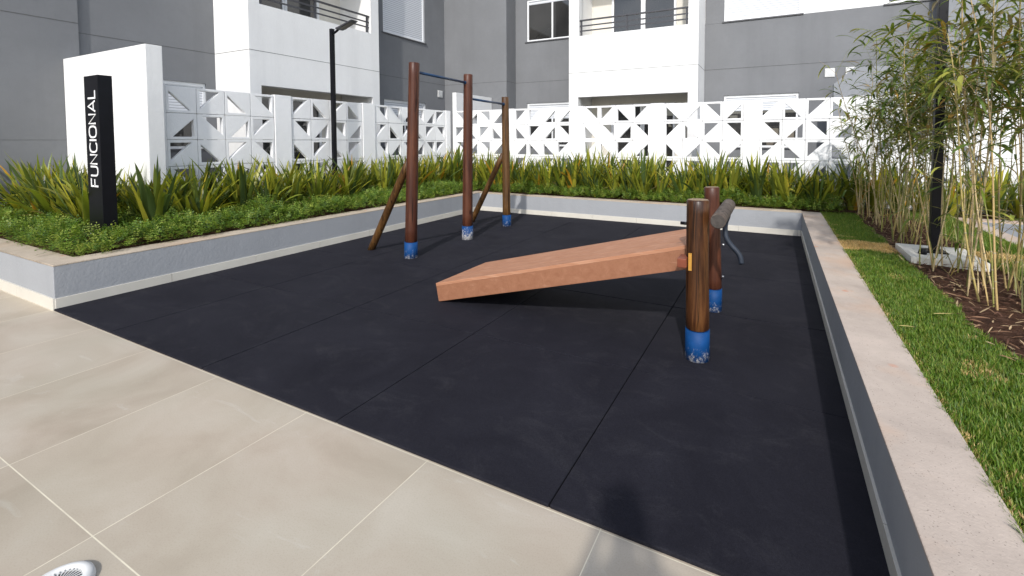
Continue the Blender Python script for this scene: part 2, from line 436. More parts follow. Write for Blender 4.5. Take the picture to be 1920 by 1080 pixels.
# ================================================================== BREEZE BLOCK FENCE
BW = .4025; TH = .075
def block_mesh(rot, axis):
    """right angle of the opening: 0=TL 1=TR 2=BR 3=BL, seen from the front"""
    h = BW / 2 - .0028; ins = .042
    a = h - ins; k = h - ins - .035
    outer = [(-h, h), (h, h), (h, -h), (-h, -h)]
    inner = [(-a, a), (k, a), (-a, -k)]
    rt = lambda p, r: p if r == 0 else rt((p[1], -p[0]), r - 1)
    outer = [rt(p, rot) for p in outer]; inner = [rt(p, rot) for p in inner]
    bm = bmesh.new(); rings = []
    for t in (0, TH):
        P = lambda p: ((p[0], t, p[1]) if axis == 'y' else (-t, p[0], p[1]))
        rings.append(([bm.verts.new(P(p)) for p in outer], [bm.verts.new(P(p)) for p in inner]))
    for O, I in rings:
        for q in ((O[0], O[1], I[1], I[0]), (O[1], O[2], I[1]), (O[2], I[2], I[1]), (O[2], O[3], I[2]), (O[3], O[0], I[0], I[2])): bm.faces.new(q)
    for grp in (0, 1):
        A, B = rings[0][grp], rings[1][grp]; n = len(A)
        for i in range(n): bm.faces.new((A[i], A[(i + 1) % n], B[(i + 1) % n], B[i]))
    bmesh.ops.recalc_face_normals(bm, faces=bm.faces)
    ed = [e for e in bm.edges if e.calc_face_angle(0) > .3]
    bmesh.ops.bevel(bm, geom=ed, offset=.0055, segments=2, affect='EDGES', clamp_overlap=True)
    me = bpy.data.meshes.new('breeze_block'); bm.to_mesh(me); bm.free(); me.materials.append(M['fence_white']); return me
BM = {(r, ax): block_mesh(r, ax) for r in range(4) for ax in 'xy'}
CODE = {'TL': 0, 'TR': 1, 'BR': 2, 'BL': 3}
def fence(label, axis, panels, pos, base, loc, pillars, ztop):
    e = empty('breeze_block_fence', loc, label, 'fence')
    for start, rows in panels:
        nc = len(rows[0].split())
        for r, row in enumerate(rows):
            for c, code in enumerate(row.split()):
                o = bpy.data.objects.new('breeze_block', BM[(CODE[code], axis)]); col.objects.link(o); o.parent = e
                u = start + BW * (c + .5); z = ztop - BW * (r + .5)
                p = Vector((u, pos, z)) if axis == 'y' else Vector((pos, u, z)); o.location = p - Vector(loc)
        z1 = ztop - BW * len(rows) - .003; m = MB()
        if axis == 'y': m.box(start, start + BW * nc, pos + .004, pos + TH - .004, base, z1)
        else: m.box(pos - TH + .004, pos - .004, start, start + BW * nc, base, z1)
        part('base_wall', m, 'fence_white', e)
    for a, b in pillars:
        m = MB()
        if axis == 'y': m.box(a + .002, b - .002, pos - .018, pos + TH + .018, base, ztop + .008)
        else: m.box(pos - TH - .018, pos + .018, a + .002, b - .002, base, ztop + .008)
        part('pillar', m, 'fence_white', e, .005)
    return e
FX, FY = -8.11, 10.0; ZT = 2.43
fence('white breeze block fence with triangular openings along the left bed', 'x',
    [(3.50, ['BL TL BL TR', 'BR TR BR TL', 'TL BL TL TR', 'TR TR BR TL']),
     (5.43, ['TL BL TL BL', 'TR BR TR BR', 'BL TL BL TL', 'TL TR BR TL']),
     (7.385, ['TR TR BR TR BR TL', 'TL BL TL BL TL TR', 'TR BR TR BR TR TL', 'BR TL TR BL BR TL'])],
    FX, .38, (FX, 6.5, .38), [(3.40, 3.498), (5.115, 5.425), (7.045, 7.38), (9.81, 10.0)], ZT)
st = lambda k: -6.05 + 1.917 * (k - 1)
rnd = lambda: ' '.join(random.choice(list(CODE)) for _ in range(4))
fence('white breeze block fence with triangular openings across the back bed', 'y',
    [(st(0), ['TR BR TR BR', 'TL BL TL BL', 'TR BR TR BR', 'BL TL BR TR']),
     (st(1), ['TL TL BR BR', 'BL TL BR TR', 'BR BL BL TL', 'TL BR TL TR']),
     (st(2), ['TR TL BL TL', 'BL TR BR TR', 'TL BL TL BR', 'TR BL TR TL']),
     (st(3), ['BL BR TR BR', 'TL BL TL TR', 'BL BR TR BR', 'TL TR BL TL']),
     (st(4), ['TL BL TL BL', 'TR BR TR BR', 'TL BL TL BL', 'TR TL BR TR']),
     (st(5), [rnd(), rnd(), rnd(), rnd()])],
    FY, .38, (-3, FY, .38), [(st(k) + 1.61, st(k + 1)) for k in range(6)], ZT)
e = empty('garden_wall', (4.5, 10.05, .38), 'plain white garden wall continuing the block fence behind the bamboo', 'wall')
part('wall', MB().box(st(6), 9, 10.0, 10.12, .38, ZT), 'fence_white', e, .004)
# tall white end wall behind the sign
e = empty('end_wall', (-9.2, 3.3, .38), 'tall white end wall standing behind the black sign', 'wall')
part('wall', MB().box(-10.598, -7.90, 3.2, 3.395, .3, 2.958), 'white', e, .008)
e = empty('divider_wall', (-8, 11, .38), 'white divider wall behind the fence corner beside the pull-up bars', 'wall')
part('wall', MB().box(-8.10, -7.97, 10.10, 11.84, .38, 2.95), 'white', e, .005)
part('wall_lamp', MB().box(-7.965, -7.86, 10.9, 11.05, 2.30, 2.42), 'black', e, .004)
e = empty('divider_wall', (1.4, 11.5, .38), 'pale divider wall with sloping top beside the bamboo', 'wall')
m = MB(); m.prism([(1.10, .38), (2.4, .38), (2.4, 3.17), (1.47, 3.17), (1.10, 2.84)], 'y', 11.5, 11.64)
part('wall', m, 'grey_light', e, .004)

# ================================================================== BUILDING
B = empty('apartment_building', (-5, 12.3, 0), 'grey and white rendered apartment block with balconies behind the fence', 'building')
ZJ = 3.43; TOPZ = 9.2
def wall(m_boxes, mat, label=None):
    m = MB()
    for b in m_boxes: m.box(*b)
    return part('wall', m, mat, B, 0, label)
def wbox_holes(axis, pos, t, a0, a1, z0, z1, holes, mat, label=None):
    """wall slab with rectangular holes [(a0,a1,z0,z1)], built as butt-jointed pieces; outer face at pos, thickness t behind (towards +y / -x)"""
    m = MB(); cuts = sorted({a0, a1, *[h[0] for h in holes], *[h[1] for h in holes]})
    for i in range(len(cuts) - 1):
        u0, u1 = cuts[i], cuts[i + 1]; um = (u0 + u1) / 2
        hs = sorted([(h[2], h[3]) for h in holes if h[0] < um < h[1]]); z = z0; segs = []
        for h0, h1 in hs:
            if h0 > z: segs.append((z, h0))
            z = h1
        if z < z1: segs.append((z, z1))
        for s0, s1 in segs:
            if axis == 'y': m.box(u0, u1, pos, pos + t, s0, s1)
            else: m.box(pos - t, pos, u0, u1, s0, s1)
    me = m
    o = part('wall', me, mat, B, 0, label)
    bm = bmesh.new(); bm.from_mesh(o.data); bmesh.ops.remove_doubles(bm, verts=bm.verts, dist=1e-5)
    # drop the coincident inner faces between pieces
    seen = {}
    for f in bm.faces: seen.setdefault(frozenset(v.index for v in f.verts), []).append(f)
    kill = [f for fs in seen.values() if len(fs) > 1 for f in fs]
    bmesh.ops.delete(bm, geom=kill, context='FACES_ONLY'); bm.to_mesh(o.data); bm.free()
    return o
def joint(axis, pos, a, b, z=ZJ, h=.014):
    m = MB()
    if axis == 'y': m.box(a, b, pos - .002, pos + .01, z, z + h)
    else: m.box(pos - .01, pos + .002, a, b, z, z + h)
    part('joint', m, 'joint', B)
def window(axis, pos, a, b, z0, z1, kind, shut=1.0, sill=True, inset=.035):
    """window set in a hole; axis 'y' faces -y, 'x' faces +x"""
    mk = lambda u0, u1, d0, d1, q0, q1: (u0, u1, pos + d0, pos + d1, q0, q1) if axis == 'y' else (pos - d1, pos - d0, u0, u1, q0, q1)
    fr = MB(); f = .05
    for r in ((a, b, inset, inset + .07, z1 - f * 1.3, z1), (a, b, inset, inset + .07, z0, z0 + f),
              (a, a + f, inset, inset + .07, z0 + f, z1 - f * 1.3), (b - f, b, inset, inset + .07, z0 + f, z1 - f * 1.3)): fr.box(*mk(*r))
    zs = z1 - f * 1.3 - (z1 - z0 - f * 2.3) * shut
    if shut < 1:
        mid = (a + b) / 2
        fr.box(*mk(mid - .025, mid + .025, inset + .01, inset + .06, z0 + f, zs))
    W = part('window', fr, 'frame', B)
    if shut > 0: part('shutter', MB().box(*mk(a + f, b - f, inset + .02, inset + .045, zs, z1 - f * 1.3)), 'shutter', W)
    if shut < 1: part('glass', MB().box(*mk(a + f, b - f, inset + .03, inset + .036, z0 + f, zs)), 'glass', W)
    if sill: part('sill', MB().box(*mk(a - .05, b + .05, -.03, inset + .0, z0 - .035, z0 - .002)), 'sill', W, .003)
    part('dark_backing', MB().box(*mk(a - .3, b + .3, .30, .34, z0 - .3, z1 + .3)), 'dark', W)  # dark sheet behind the opening; its colour stands in for the unlit room
    return W

# wall A (far left, nearest), wall B recess
wall([(-11.6, -10.60, -14, 3.40, -.02, TOPZ)], 'grey', 'grey rendered wall nearest the left edge')
joint('x', -10.60, -14, 3.397, 3.577); joint('x', -10.60, -14, 3.397, 1.62, .006)
wbox_holes('x', -10.65, .25, 3.402, 5.49, 0, TOPZ, [(3.7, 5.31, 1.45, 2.79)], 'grey')
joint('x', -10.65, 3.402, 5.49)
window('x', -10.65, 3.7, 5.31, 1.45, 2.79, 'a', .42)
# left white volume, outer plane x=-9.45
wbox_holes('x', -9.45, .2, 5.49, 8.78, 0, TOPZ, [(5.71, 8.55, .45, 2.745), (5.71, 8.53, 4.385, 6.4)], 'white', 'white rendered balcony wall on the left')
wall([(-10.65, -9.65, 5.49, 5.69, 0, TOPZ), (-10.65, -9.65, 8.58, 8.78, 0, TOPZ)], 'white')
joint('x', -9.45, 5.49, 8.78, ZJ, .009); joint('y', 5.49, -10.65, -9.45, ZJ, .009)
wall([(-10.65, -9.65, 5.69, 8.58, 2.85, 4.33), (-10.9, -10.65, 5.49, 8.78, 0, TOPZ)], 'cream', 'cream rendered back of the left balcony')
# grey recess x=-9.81
wbox_holes('x', -9.81, .25, 8.78, 11.85, 0, TOPZ, [(9.27, 10.94, 1.45, 2.78), (9.27, 10.93, 4.63, 6.1)], 'grey')
joint('x', -9.81, 8.78, 11.85)
window('x', -9.81, 9.27, 10.93, 4.63, 6.1, 'a', 1.0); window('x', -9.81, 9.27, 10.94, 1.45, 2.78, 'a', .3)
wall([(-9.81, -7.43, 11.85, 12.1, 0, TOPZ)], 'grey'); joint('y', 11.85, -9.81, -7.43)
wall([(-7.68, -7.43, 12.1, 12.64, 0, TOPZ)], 'grey'); joint('x', -7.43, 11.852, 12.398)
wbox_holes('y', 12.4, .25, -7.43, -5.07, 0, TOPZ, [(-7.03, -5.3, 1.45, 2.79), (-7.03, -5.3, 4.69, 5.98)], 'grey')
joint('y', 12.4, -7.43, -5.07)
window('y', 12.4, -7.03, -5.3, 4.69, 5.98, 'a', .08); window('y', 12.4, -7.03, -5.3, 1.45, 2.79, 'a', .35)
# right white volume
wbox_holes('y', 11.25, .2, -5.07, -1.70, 0, TOPZ, [(-4.80, -1.93, .45, 2.785), (-4.78, -1.94, 4.405, 6.5)], 'white', 'white rendered balcony wall in the middle')
wall([(-5.07, -4.87, 11.45, 12.65, 0, TOPZ), (-1.90, -1.70, 11.45, 12.65, 0, TOPZ)], 'white')
joint('y', 11.25, -5.07, -1.70, ZJ, .009); joint('x', -1.70, 11.25, 12.3, ZJ, .009)
wall([(-4.87, -1.90, 11.45, 12.45, 2.88, 4.35), (-4.87, -1.90, 12.45, 12.65, 0, TOPZ)], 'cream', 'cream rendered back of the middle balcony')
# right grey wall
wbox_holes('y', 12.3, .25, -1.70, 4.2, 0, 4.61, [(-1.21, .47, 1.45, 2.765)], 'grey')
wbox_holes('y', 12.3, .25, -1.70, 9, 4.61, TOPZ, [(-1.23, .48, 4.63, 6.1), (2.13, 3.6, 4.63, 6.1)], 'white')
wbox_holes('y', 12.3, .25, -1.70, -1.23, 4.6105, TOPZ, [], 'grey') if False else None
m = MB().box(-1.695, -1.232, 12.296, 12.31, 4.60, TOPZ); part('wall', m, 'grey', B)
joint('y', 12.3, -1.70, 3.0)
window('y', 12.3, -1.23, .48, 4.63, 6.1, 'a', 1.0); window('y', 12.3, -1.21, .47, 1.45, 2.765, 'a', .28); window('y', 12.3, 2.13, 3.6, 4.63, 6.1, 'a', .5)
# light grey volume on the right
wall([(3.0, 9, 11.9, 12.29, 0, TOPZ)], 'grey_light', 'light grey rendered wall behind the bamboo'); joint('y', 11.9, 3.0, 9)
wall([(5.3, 6.4, 11.2, 11.9, 2.2, TOPZ)], 'grey', 'darker grey projection at the right edge')
# roof slab and mass behind
wall([(-18, 9, 12.66, 20, 0, TOPZ), (-18, -11.61, -14, 12.65, 0, TOPZ), (-11.6, -10.91, 3.41, 12.65, 0, TOPZ)], 'grey', 'main grey body of the block')
# balcony doors
def slider(axis, pos, a, b, z0, z1):
    mk = lambda u0, u1, d0, d1, q0, q1: (u0, u1, pos - d1, pos - d0, q0, q1) if axis == 'y' else (pos + d0, pos + d1, u0, u1, q0, q1)
    fr = MB(); mid = (a + b) / 2
    for r in ((a, a + .06, 0, .07, z0, z1), (b - .06, b, 0, .07, z0, z1), (a + .06, b - .06, 0, .07, z1 - .08, z1),
              (mid - .06, mid - .005, .01, .06, z0, z1 - .08), (mid + .005, mid + .06, .01, .06, z0, z1 - .08), (a + .06, b - .06, 0, .07, z0, z0 + .07)): fr.box(*mk(*r))
    D = part('balcony_door', fr, 'frame', B)
    part('glass', MB().box(*mk(a + .06, mid - .06, .02, .028, z0 + .07, z1 - .08)), 'glass', D)
    part('glass', MB().box(*mk(mid + .06, b - .06, .02, .028, z0 + .07, z1 - .08)), 'glass', D)
slider('y', 12.45, -4.25, -2.45, 4.352, 6.4); slider('y', 12.45, -4.25, -2.45, .45, 2.66)
slider('x', -10.65, 6.1, 7.9, 4.332, 6.3); slider('x', -10.65, 6.1, 7.9, .45, 2.66)
# balcony railings
def railing(axis, pos, a, b, zt, label):
    m = MB(); mk = lambda u0, u1, d0, d1, q0, q1: (u0, u1, pos + d0, pos + d1, q0, q1) if axis == 'y' else (pos - d1, pos - d0, u0, u1, q0, q1)
    Rr = part('railing', MB().box(*mk(a - .02, b + .02, -.03, .03, zt - .02, zt + .015)), 'rail', B, .004, label)
    for z in (zt - .15, zt - .28): part('bar', MB().box(*mk(a, b, -.012, .012, z - .016, z + .016)), 'rail', Rr)
    for u in (a + .06, (a + b) / 2 - .12, b - .06): part('post', MB().box(*mk(u - .02, u + .02, -.014, .016, zt - .425, zt - .021)), 'rail', Rr)
railing('y', 11.33, -4.8, -1.93, 4.83, 'dark railing of the middle balcony')
railing('x', -9.53, 5.72, 8.53, 4.82, 'dark railing of the left balcony')
# vents
def vent(axis, pos, u, z, s=.2):
    m = MB(); mk = lambda u0, u1, d0, d1, q0, q1: (u0, u1, pos - d1, pos - d0, q0, q1) if axis == 'y' else (pos + d0, pos + d1, u0, u1, q0, q1)
    v = part('vent', MB().box(*mk(u - s / 2, u + s / 2, 0, .02, z - s / 2, z + s / 2)), 'white_pl', B, .004)
    for k in range(6): m.box(*mk(u - s * .4, u + s * .4, .0205, .03, z - s * .36 + k * s * .14, z - s * .36 + k * s * .14 + s * .06))
    part('slat', m, 'frame', v)
vent('y', 12.3, 1.09, 3.19); vent('y', 12.3, 1.5, 3.19); vent('x', -9.81, 11.6, 3.13, .22)
# gas/water box seen through fence
part('utility_box', MB().box(-9.0, -8.4, 11.72, 11.85, 1.2, 1.8), 'frame', B, .004)

# ================================================================== SIGN
sx0, sx1, sy0, sy1 = -7.555, -7.185, 2.45, 2.58
S = empty('sign_totem', (-7.37, 2.515, .42), 'tall black sign post with white upright lettering in the left bed', 'sign')
part('base_plate', MB().box(sx0 - .05, sx1 + .05, sy0 - .06, sy1 + .06, .45, .462), 'black', S, .002)
part('footing', MB().box(sx0 + .02, sx1 - .02, sy0 - .02, sy1 + .03, .38, .449), 'black', S)
part('post', MB().box(sx0, sx1, sy0, sy1, .463, 2.385), 'black', S, .003)
for bx, by in ((sx0 - .02, sy0 - .03), (sx1 + .02, sy0 - .03), (sx1 + .02, sy1 + .03), (sx0 + .12, sy0 - .03)):
    part('bolt', MB().tube([(bx, by, .463), (bx, by, .49)], .011, 8), 'steel', S)
# letters: stroke outlines in a unit box (w x 1), written bottom to top on the -y face
def arc(cx, cy, rx, ry, a0, a1, n=14): return [(cx + rx * cos(R(a0 + (a1 - a0) * i / n)), cy + ry * sin(R(a0 + (a1 - a0) * i / n))) for i in range(n + 1)]
def sup(cx, cy, rx, ry, a0, a1, n=28, p=.72):
    o = []
    for i in range(n + 1):
        t = R(a0 + (a1 - a0) * i / n); c, s_ = cos(t), sin(t)
        o.append((cx + rx * math.copysign(abs(c) ** p, c), cy + ry * math.copysign(abs(s_) ** p, s_)))
    return o
GL = {'F': (1.0, [[(0, 0), (0, 1), (1.0, 1)], [(0, .5), (.9, .5)]]),
      'U': (1.15, [[(0, 1), (0, .38)] + sup(.575, .38, .575, .38, 180, 360)[1:-1] + [(1.15, .38), (1.15, 1)]]),
      'N': (1.15, [[(0, 0), (0, 1), (1.15, 0), (1.15, 1)]]),
      'C': (1.15, [sup(.62, .5, .62, .5, 40, 320)]),
      'I': (0.0, [[(0, 0), (0, 1)]]),
      'O': (1.4, [sup(.7, .5, .7, .5, 0, 360)]),
      'A': (1.35, [[(0, 0), (.675, 1), (1.35, 0)], [(.25, .28), (1.10, .28)]]),
      'L': (.95, [[(0, 1), (0, 0), (.95, 0)]])}
word = 'FUNCIONAL'; gap = .36; tot = sum(GL[c][0] for c in word) + gap * (len(word) - 1)
z0t, z1t = 1.06, 2.205; sc_ = (z1t - z0t) / tot; hgt = .185; xb = sx1 - .085
cur = 0
for ch in word:
    m = MB(); wd = .021
    for st_ in GL[ch][1]:
        pts = [(p[0] * sc_, p[1] * hgt) for p in st_]
        closed = (abs(pts[0][0] - pts[-1][0]) < 1e-6 and abs(pts[0][1] - pts[-1][1]) < 1e-6)
        L, Rr = [], []; n = len(pts)
        for i in range(n):
            a = Vector(pts[i - 1] if i > 0 else (pts[-2] if closed else pts[0])); b = Vector(pts[i]); c = Vector(pts[i + 1] if i < n - 1 else (pts[1] if closed else pts[-1]))
            d0 = (b - a); d1 = (c - b)
            if d0.length < 1e-9: d0 = d1
            if d1.length < 1e-9: d1 = d0
            d0.normalize(); d1.normalize(); n0 = Vector((-d0.y, d0.x)); n1 = Vector((-d1.y, d1.x)); nn = (n0 + n1)
            nn = nn / max(.35, nn.length_squared / 2 + 1e-9) if nn.length > .3 else n0 * 1.5
            q = nn * wd / 2
            L.append(b + q); Rr.append(b - q)
        # map: along word -> +z, letter up -> -x (reads bottom to top)
        P = lambda q, yy: (xb - q[1], yy, z0t + cur * sc_ + q[0])
        base = len(m.v)
        for i in range(n):
            m.v += [P(L[i], sy0 - .004), P(Rr[i], sy0 - .004), P(L[i], sy0 - .0005), P(Rr[i], sy0 - .0005)]
        for i in range(n - 1):
            q = base + 4 * i
            m.face((q, q + 1, q + 5, q + 4)); m.face((q, q + 4, q + 6, q + 2)); m.face((q + 1, q + 3, q + 7, q + 5))
    part('letter', m, 'letter', S)
    cur += GL[ch][0] + gap

# ================================================================== LAMP POSTS
P1 = empty('lamp_post', (-7.75, 6.05, .40), 'slim black lamp post with flat head standing in the left bed', 'lamp post')
part('pole', MB().box(-7.785, -7.715, 6.015, 6.085, .42, 3.78), 'black', P1, .006)
part('base_plate', MB().box(-7.87, -7.63, 5.93, 6.17, .405, .42), 'black', P1)
part('arm', MB().tube([(-7.715, 6.05, 3.68), (-7.62, 6.04, 3.71), (-7.50, 6.02, 3.755)], [.018, .022, .022], 10), 'black', P1)
m = MB(); m.v = []
hx0, hx1 = -7.54, -7.10
m.prism([(hx0, 3.735), (hx0 + .05, 3.728), (hx1, 3.845), (hx1 + .03, 3.86), (hx1, 3.872), (hx0 + .06, 3.775), (hx0, 3.765)], 'y', 5.96, 6.10)
hd = part('lamp_head', m, 'rail', P1, .006)
m = MB(); m.prism([(hx0 + .13, 3.732), (hx1 - .04, 3.822), (hx1 - .04, 3.828), (hx0 + .13, 3.742)], 'y', 5.98, 6.08)
part('lens', m, 'curtain', hd)
P1.location = (-7.93, 6.19, .44)
P2 = empty('lamp_post', (1.60, 5.95, .38), 'thick black lamp post on a white concrete pad among the bamboo', 'lamp post')
part('pole', MB().box(1.465, 1.545, 5.91, 5.99, .462, 3.9), 'black', P2, .006)
part('base_plate', MB().box(1.41, 1.60, 5.855, 6.045, .447, .462), 'black', P2, .002)
part('knob', MB().tube([(1.37, 5.78, .447), (1.37, 5.78, .50)], [.04, .03], 12, chamfer=.006), 'black', P2)
part('arm', MB().tube([(1.465, 5.95, 3.80), (1.40, 5.95, 3.86)], .025, 10), 'black', P2)
part('lamp_head', MB().box(.98, 1.42, 5.85, 6.05, 3.83, 3.90), 'rail', P2, .01)
pd = empty('concrete_pad', (1.6, 5.95, .38), 'square white concrete pad under the black post among the bamboo', 'pad')
part('slab', MB().box(1.24, 1.84, 5.60, 6.28, .36, .446), 'cream', pd, .006)

# ================================================================== PULL-UP BARS
G = empty('pull_up_bars', (-4.45, 5.9, .018), 'wooden pull-up station of three log posts with blue bars and slanted braces', 'pull-up bars')
posts = [((-4.45, 4.63), (-4.345, 4.63), 2.645, .078, .236, 'blue_less'), ((-4.47, 5.92), (-4.43, 5.92), 2.665, .079, .235, 'blue_more'), ((-4.51, 7.18), (-4.535, 7.18), 2.42, .072, .225, 'blue_less')]
for k, ((x, y), (xt, yt), zt, r, zs, bmn) in enumerate(posts):
    lerp = lambda z: (x + (xt - x) * z / zt, y, z)
    po = part('post', MB().tube([lerp(zs + (zt - zs) * i / 14) for i in range(15)], [r * (1.04 - .14 * i / 14) for i in range(15)], 28, wob=.035, chamfer=.006, seed=k * 3.1), 'wood_red' if k < 2 else 'wood_tan', G,
              label=('reddish brown log post', 'reddish brown log post', 'lighter brown log post')[k])
    sl_ = part('sleeve', MB().tube([lerp(.0), lerp(zs * .5), lerp(zs)], [r * 1.16, r * 1.14, r * 1.12], 28, wob=.02, seed=k), bmn, po, label='blue painted foot, flaking to white' if bmn == 'blue_more' else 'blue painted foot')
for (xa, ya, xb_, yb, z, r) in ((-4.355, 4.66, -4.44, 5.89, 2.53, .019), (-4.435, 5.95, -4.53, 7.15, 2.285, .019)):
    part('bar', MB().tube([(xa, ya + .02, z), (xb_, yb - .02, z)], r, 16), 'blue_pipe', G)
    part('flange', MB().tube([(xb_, yb - .055, z), (xb_, yb - .03, z)], r * 1.5, 16), 'blue_pipe', G)
for (bx, by, tx, ty, tz) in ((-5.31, 4.72, -4.47, 4.66, 1.36), (-5.36, 7.22, -4.60, 7.20, 1.36)):
    part('brace', MB().tube([(bx + (tx - bx) * i / 8, by + (ty - by) * i / 8, .0 + tz * i / 8) for i in range(9)], [.052] * 8 + [.046], 20, wob=.03, seed=bx), 'wood_tan', G, label='slanted brace log')

# ================================================================== SIT-UP BENCH
I = empty('incline_bench', (-1.2, 3.9, .018), 'inclined terracotta sit-up board held between two varnished log posts', 'exercise bench')
for k, (x, y, xt, zt, r, zs) in enumerate(((-.49, 3.38, -.50, 1.18, .083, .235), (-.50, 4.42, -.53, 1.175, .072, .225))):
    po = part('post', MB().tube([(x + (xt - x) * i / 10, y, zs + (zt - zs) * i / 10) for i in range(11)], [r * (1.0 - .06 * i / 10) for i in range(11)], 30, wob=.03, chamfer=.008, seed=k * 5), 'wood_brown' if k == 0 else 'wood_red', I,
              label='near varnished brown log post' if k == 0 else 'far reddish log post')
    po.data.materials.append(M['endgrain']); po.data.polygons[len(po.data.polygons) - 1].material_index = 1
    part('sleeve', MB().tube([(x, y, 0), (x, y, zs * .5), (x, y, zs)], [r * 1.07, r * 1.05, r * 1.04], 30, wob=.015, seed=k), 'blue_less', po, label='blue painted foot')
# slab: near side profile in xz, y 3.46..4.30
p0, p1, p2, p3 = (-2.965, .0185), (-3.0, .197), (-.575, .825), (-.575, .640)
m = MB(); m.prism([p0, p3, (p2[0], p2[1] - .03), (p1[0] + .006, p1[1] - .03)], 'y', 3.455, 4.32)
part('board_frame', m, 'ramp', I, .004, label='speckled terracotta side and underside')
for k in range(4):
    ya, yb = 3.455 + k * .2163, 3.455 + (k + 1) * .2163 - .007
    m = MB(); m.prism([(p1[0] + .006, p1[1] - .0295), (p2[0], p2[1] - .0295), p2, p1], 'y', ya, yb); part('plank', m, 'ramp_top', I, .003)
part('bracket', MB().box(-.62, -.555, 3.26, 3.40, .70, .765), 'orange', I, .005)
m = MB(); m.box(-.552, -.50, 3.288, 3.298, .66, .80); m.v = m.v
part('strap_plate', MB().box(-.548, -.525, 3.300, 3.312, .675, .80), plain('ochre_plate', (.42, .21, .03, 1), .5), I)
part('bolt', MB().tube([(-.62, 3.38, 1.0), (-.56, 3.38, 1.0)], .012, 10), 'black', I)
for z in (.655, .36): part('bolt', MB().tube([(-.43, 4.36, z), (-.405, 4.36, z)], .011, 10), 'steel', I)
# cross roller
rl = part('roller', MB().tube([(-.345, 3.235 + .80 * i / 10, 1.055 + .012 * i / 10) for i in range(11)], .052, 24, wob=.03, chamfer=.006), 'log_grey', I, label='weathered grey cross log')
rl.data.materials.append(M['endgrain_dark']); rl.data.polygons[-2].material_index = 1
hp = [(-.345, 3.93, 1.03), (-.345, 3.95, .985), (-.362, 3.96, .93), (-.365, 3.96, .86), (-.352, 3.95, .80), (-.315, 3.95, .745), (-.272, 3.95, .70), (-.245, 3.95, .655), (-.236, 3.95, .605)]
def smooth(pts, n=4):
    out = []; P = [Vector(p) for p in pts]; P = [P[0]] + P + [P[-1]]
    for i in range(1, len(P) - 2):
        for k in range(n):
            t = k / n; a, b, c, d = P[i - 1], P[i], P[i + 1], P[i + 2]
            out.append(.5 * ((2 * b) + (c - a) * t + (2 * a - 5 * b + 4 * c - d) * t * t + (3 * b - a - 3 * c + d) * t ** 3))
    out.append(P[-2]); return out
part('foot_hook', MB().tube(smooth(hp), .0215, 16), 'hose', I, label='wavy slate blue padded hook hanging from the cross log')
part('hook_end', MB().tube([(-.2365, 3.95, .606), (-.2345, 3.95, .599)], .016, 14), 'dark', I)

# ================================================================== DRAIN GRILLE
D = empty('drain_cover', (-2.275, .605, 0), 'round white slotted cover lying on the beige paving', 'drain cover')
m = MB(); n = 40; r0, r1 = .070, .100
for i in range(n):
    a = 2 * pi * i / n
    for r, z in ((r1 + .004, .001), (r1, .018), (r1 - .012, .026), (r0, .026), (r0 - .003, .012)): m.v.append((-2.275 + r * cos(a), .605 + r * sin(a), z))
for i in range(n):
    for k in range(4): m.face((i * 5 + k, ((i + 1) % n) * 5 + k, ((i + 1) % n) * 5 + k + 1, i * 5 + k + 1), None, True)
part('rim', m, 'white_pl', D)
m = MB()
for i in range(30):
    a = 2 * pi * i / 30; u = Vector((cos(a), sin(a), 0)); v = Vector((-sin(a), cos(a), 0)); c = Vector((-2.275, .605, .021))
    b = len(m.v); m.v += [tuple(c + u * q * 1 + v * s * wv) for q, wv in ((.026, .0012), (.071, .0033)) for s in (-1, 1)]
    m.face((b, b + 1, b + 3, b + 2))
part('slat', m, 'white_pl', D)
part('hub', MB().tube([(-2.275, .605, .004), (-2.275, .605, .024)], .027, 20), 'white_pl', D)
part('base', MB().tube([(-2.275, .605, .002), (-2.275, .605, .006)], .07, 30), 'dark', D)

# ================================================================== STRAP-LEAF PLANTS
def lc(base, var=.25):
    k = random.uniform(1 - var, 1 + var); return tuple(c * k for c in base)
GREENS = [(.165, .200, .024), (.110, .145, .028), (.24, .255, .032), (.068, .105, .032), (.34, .32, .036)]
YEL = [(.42, .34, .04), (.34, .31, .04), (.50, .27, .03), (.27, .27, .04)]
def strap_clump(seed, n, h, yel):
    random.seed(seed); m = MB()
    for i in range(n):
        az = random.uniform(0, 2 * pi); rr = random.uniform(0, .09); L = h * random.uniform(.6, 1.12)
        el = R(random.triangular(42, 89, 78)); c = lc(random.choice(GREENS), .35)
        if random.random() < yel: c = lc(random.choice(YEL))
        m.leaf((rr * cos(az), rr * sin(az), -.02), az, el, L, random.uniform(.055, .098), random.uniform(.05, .65) if random.random() < .8 else random.uniform(.8, 1.6), c, 6, random.uniform(.15, .4), random.uniform(-.7, .7))
    for i in range(5):   # dry leaves at the foot
        m.leaf((0, 0, 0), random.uniform(0, 6.3), R(random.uniform(15, 50)), h * .6, .025, 1.2, lc((.32, .24, .13)), 4, .2, 1)
    return m.mesh('strap_leaf_plant', 'strap')
SM = [strap_clump(100 + i, random.randint(34, 48), (.86, .80, .92, .78)[i % 4], (.05, .10, .22, .04)[i % 4]) for i in range(10)]
random.seed(11)
def put_strap(x, y, s, label, group, z=.41):
    if x > -8.0 and x < -6.9 and y < 2.93: return
    o = bpy.data.objects.new('strap_leaf_plant', random.choice(SM)); col.objects.link(o)
    o.location = (x, y, z); o.rotation_euler = (random.uniform(-.06, .06), random.uniform(-.06, .06), random.uniform(0, 6.28)); o.scale = (s, s, s * random.uniform(.96, 1.20))
    tag(o, label, 'plant', group); return o
y = 2.98
